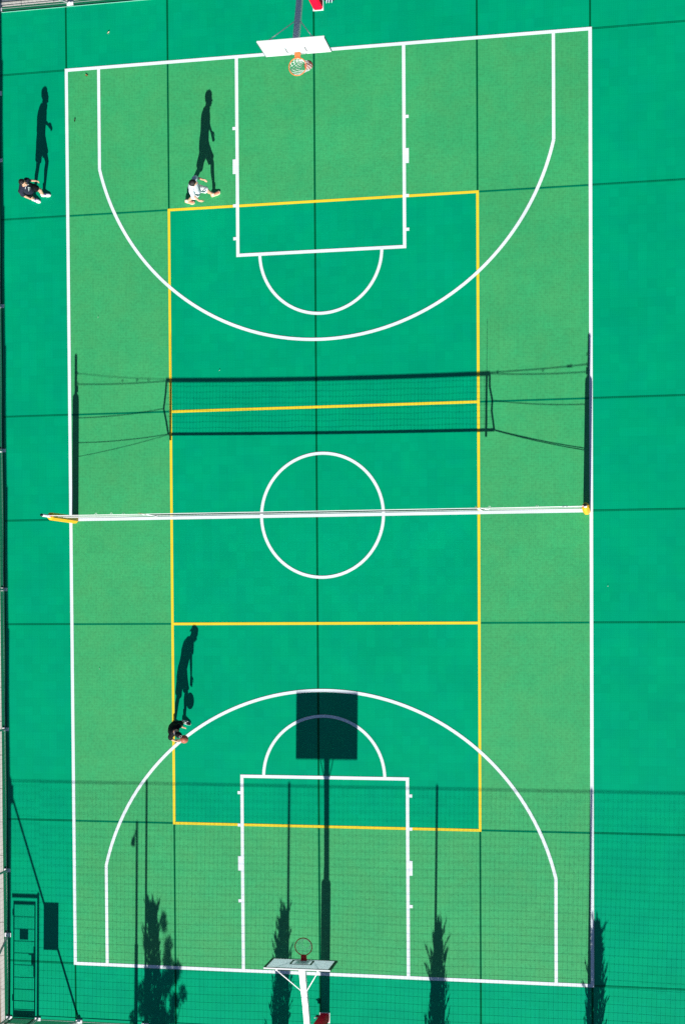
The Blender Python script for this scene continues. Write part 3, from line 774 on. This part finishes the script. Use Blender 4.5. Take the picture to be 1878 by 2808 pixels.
    # ---- shoes
    for an, yw, tl in ((j['ankleL'], J['footL'][0], J['footL'][1]), (j['ankleR'], J['footR'][0], J['footR'][1])):
        shoe(an, yw, tl, t, cl['shoe'], cl['sole'], cl['sock'], cl.get('stripe'), .285, cl.get('sole_h', .03))
    # ---- hair / cap
    if cl.get('cap'):
        b = MB(); b.ball((0, 0, 0), (.108, .090, .098), None, 28, 18)
        me = b.mesh('cap')
        for v in me.vertices:
            if v.co.z < -.012: v.co.z = -.012 - .012 * (v.co.x < 0)
            v.co = H + Fh @ (v.co + V((-.006, 0, .050)))
        me.polygons.foreach_set('use_smooth', [True] * len(me.polygons))
        cap = link_mesh(me, 'cap', M['black_cloth'], t)
        b = MB(); R = []
        for u, w in ((.0, .060), (.02, .055), (.038, .040), (.046, .015)):
            x = -.098 - u; R.append([H + Fh @ V((x, q * w, .030 - u * 1.3 - .018 * q * q + e)) for q, e in ((-1, 0), (-.5, 0), (0, 0), (.5, 0), (1, 0), (1, .004), (.5, .004), (0, .004), (-.5, .004), (-1, .004))])
        b.rings(R); b.build('brim', M['cap_grey'], cap)
        b = MB(); b.torus(H + Fh @ V((.050, 0, .136)), .036, .010, 24, 8, Fh @ Matrix.Rotation(.48, 3, 'Y')); b.build('strap_opening', M['cap_grey'], cap, True)
        b = MB(); b.ball(H + Fh @ V((-.02, 0, .018)), (.090, .080, .085), Fh); me = b.mesh('hair'); link_mesh(me, 'hair', M['hair'], t)
    else:
        b = MB(); b.ball((0, 0, 0), (.100, .086, .096), None, 40, 28)
        me = b.mesh('hair')
        for v in me.vertices:
            c = v.co.copy(); n = c.normalized()
            c += n * (.010 * noise.noise(c * 45) + .006)
            if c.x > .035: c.x = .035 + (c.x - .035) * (.95 if c.z > .02 else .3)
            if c.z > .03 and c.x > .02: c.x += .008; c.z += .010
            v.co = H + Fh @ (c + V((-.020, 0, .044)))
        me.polygons.foreach_set('use_smooth', [True] * len(me.polygons))
        link_mesh(me, 'hair', M['hair'], t)
    return t, shirt, Ft, ch

d2 = math.radians
# the player at the left, outside the sideline
p1, sh1, F1, c1 = person((-8.42, 9.55, 0), 'person in a black T-shirt with white print and white shoes outside the left sideline',
    dict(pelvis=(-8.42, 9.545, .985), chest=(-8.385, 9.53, 1.355), neck=(-8.335, 9.53, 1.53), head=(-8.28, 9.53, 1.678),
         torso_yaw=d2(-30), pelvis_yaw=d2(-15), lean=d2(6), head_yaw=d2(-30), head_pitch=d2(18),
         elbowL=(-8.335, 9.74, 1.17), wristL=(-8.19, 9.745, 1.09), handL=((.8, .0, -.45), (.1, -1, -.3), (.3, 0, 1), .9),
         elbowR=(-8.49, 9.325, 1.15), wristR=(-8.375, 9.275, .96), handR=((.5, .0, -.9), (0, 1, -.2), (1, 0, .3), .9),
         kneeL=(-8.22, 9.62, .545), ankleL=(-8.305, 9.60, .088), kneeR=(-8.515, 9.475, .535), ankleR=(-8.61, 9.485, .088),
         footL=(d2(-2), 0), footR=(d2(-22), .0)),
    dict(hem=.13, sleeve=.80, leg=.66, shirt=M['navy_cloth'], shorts=M['black_cloth'], shoe=M['white_cloth'], sole=M['white_rubber'], sock=M['white_cloth'], stripe=M['purple']))
# white print on the chest, laid on the cloth
bvh = BVHTree.FromPolygons([v.co.copy() for v in sh1.data.vertices], [tuple(p.vertices) for p in sh1.data.polygons])
b = MB()
def decal(pts, w):
    R = []
    for i, (u, z) in enumerate(pts):
        du = V((pts[min(i + 1, len(pts) - 1)][0] - pts[max(i - 1, 0)][0], pts[min(i + 1, len(pts) - 1)][1] - pts[max(i - 1, 0)][1])).normalized()
        row = []
        for s in (-1, 1):
            o = c1 + F1 @ V((.5, u - du.y * s * w, z + du.x * s * w)); hit = bvh.ray_cast(o, F1 @ V((-1, 0, 0)))
            row.append(hit[0] if hit[0] else o)
        R.append(row)
    vs = []; fs = []
    f = F1 @ V((1, 0, 0))
    for r in R: vs += [r[0] + f * .003, r[1] + f * .003]
    for i in range(len(R) - 1): fs.append((2 * i, 2 * i + 2, 2 * i + 3, 2 * i + 1))
    b.add(vs, fs)
def seg(a, c, n=8): return [(lerp(a[0], c[0], k / n), lerp(a[1], c[1], k / n)) for k in range(n + 1)]
decal(seg((.02, .05), (-.06, -.14)), .011); decal(seg((.02, .05), (.05, -.14)), .009); decal(seg((-.06, -.14), (.05, -.14)), .010); decal(seg((-.02, -.06), (.03, -.10)), .009)
decal([(.10 * math.cos(a), .03 + .09 * math.sin(a)) for a in [d2(10 + 15 * k) for k in range(9)]], .006)
pr = b.build('print', M['white_cloth']); par(pr, sh1)

# the walking player in white
person((-3.42, 9.24, 0), 'person in pale T-shirt and white shorts walking in orange-red shoes, left of the key',
    dict(pelvis=(-3.43, 9.235, .915), chest=(-3.385, 9.27, 1.255), neck=(-3.345, 9.26, 1.43), head=(-3.29, 9.25, 1.582),
         torso_yaw=d2(-16), pelvis_yaw=d2(8), lean=d2(6), head_yaw=d2(8), head_pitch=d2(-4),
         elbowL=(-3.33, 9.535, 1.09), wristL=(-3.205, 9.525, .905), handL=((.55, -.05, -1), (0, -1, -.2), (1, 0, .3), .5),
         elbowR=(-3.42, 9.02, 1.10), wristR=(-3.31, 8.925, .93), handR=((.8, -.15, -.7), (0, 1, -.2), (1, 0, .3), .6),
         kneeL=(-3.175, 9.315, .515), ankleL=(-3.125, 9.305, .088), kneeR=(-3.585, 9.17, .495), ankleR=(-3.885, 9.145, .125),
         footL=(d2(20), 0), footR=(d2(-12), .14)),
    dict(hem=.12, sleeve=.72, leg=.88, shirt=M['pale_cloth'], shorts=M['white_cloth'], shoe=M['red_shoe'], sole=M['cream_rubber'], sock=M['cream_rubber'], sole_h=.042))
# the dribbling player in black
person((-4.26, -6.06, 0), 'person in black with backward cap dribbling a ball on the bottom three point line',
    dict(pelvis=(-4.225, -6.085, .90), chest=(-4.075, -6.10, 1.28), neck=(-3.965, -6.14, 1.445), head=(-3.865, -6.195, 1.57),
         torso_yaw=d2(-38), pelvis_yaw=d2(-20), lean=d2(26), head_yaw=d2(-30), head_pitch=d2(-24),
         elbowL=(-3.955, -5.985, 1.06), wristL=(-3.945, -6.06, .81), handL=((.03, -.1, -1), (-.2, -1, 0), (1, 0, 0), .35),
         elbowR=(-4.255, -6.365, 1.06), wristR=(-4.165, -6.455, .86), handR=((.75, .05, -.5), (.1, 0, -1), (0, 1, 0), .3),
         kneeL=(-4.085, -5.985, .49), ankleL=(-4.135, -5.965, .088), kneeR=(-4.34, -6.13, .49), ankleR=(-4.43, -6.10, .088),
         footL=(d2(-22), 0), footR=(d2(15), .0)),
    dict(hem=.12, sleeve=.72, leg=.86, shirt=M['black_cloth'], shorts=M['black_cloth'], shoe=M['black_cloth'], sole=M['white_rubber'], sock=M['white_cloth'], stripe=M['white_cloth'], cap=True))

# ------------------------------------------------------------------ light, camera
SD = V((.028, 1.78, -1.)).normalized()           # the way the sunlight travels
sun = bpy.data.lights.new('sun', 'SUN'); sun.energy = 5.0; sun.angle = d2(.42); sun.color = (1, .965, .91)
so = bpy.data.objects.new('sun', sun); COL.objects.link(so); so.rotation_euler = SD.to_track_quat('-Z', 'Y').to_euler(); so.location = (0, -30, 30)
w = bpy.data.worlds.new('World'); sc.world = w; w.use_nodes = True; nt = w.node_tree
sky = nt.nodes.new('ShaderNodeTexSky'); sky.sky_type = 'NISHITA'; sky.sun_disc = False
sky.sun_elevation = math.asin(-SD.z); sky.altitude = 2200; sky.air_density = .85; sky.dust_density = .0; sky.ozone_density = 1.0; sky.sun_rotation = math.atan2(-SD.x, -SD.y)
bg = nt.nodes['Background']; nt.links.new(sky.outputs[0], bg.inputs['Color']); bg.inputs['Strength'].default_value = .05

cam = bpy.data.cameras.new('camera'); co = bpy.data.objects.new('camera', cam); COL.objects.link(co)
co.location = (8.2136, -2.3408, 42.9645); co.rotation_euler = (-.0238736, .2011076, -.0068871)
cam.sensor_fit = 'HORIZONTAL'; cam.sensor_width = 36; cam.lens = 4182.3196 / 1878 * 36
cam.shift_x = (939 - 833.393) / 1878; cam.shift_y = (1731.802 - 1404) / 1878
cam.clip_end = 2000; sc.camera = co
sc.view_settings.view_transform = 'Standard'; sc.view_settings.look = 'None'
sc.view_settings.exposure = .67; sc.view_settings.gamma = 1
sc.cycles.use_denoising = False
sc.cycles.max_bounces = 6
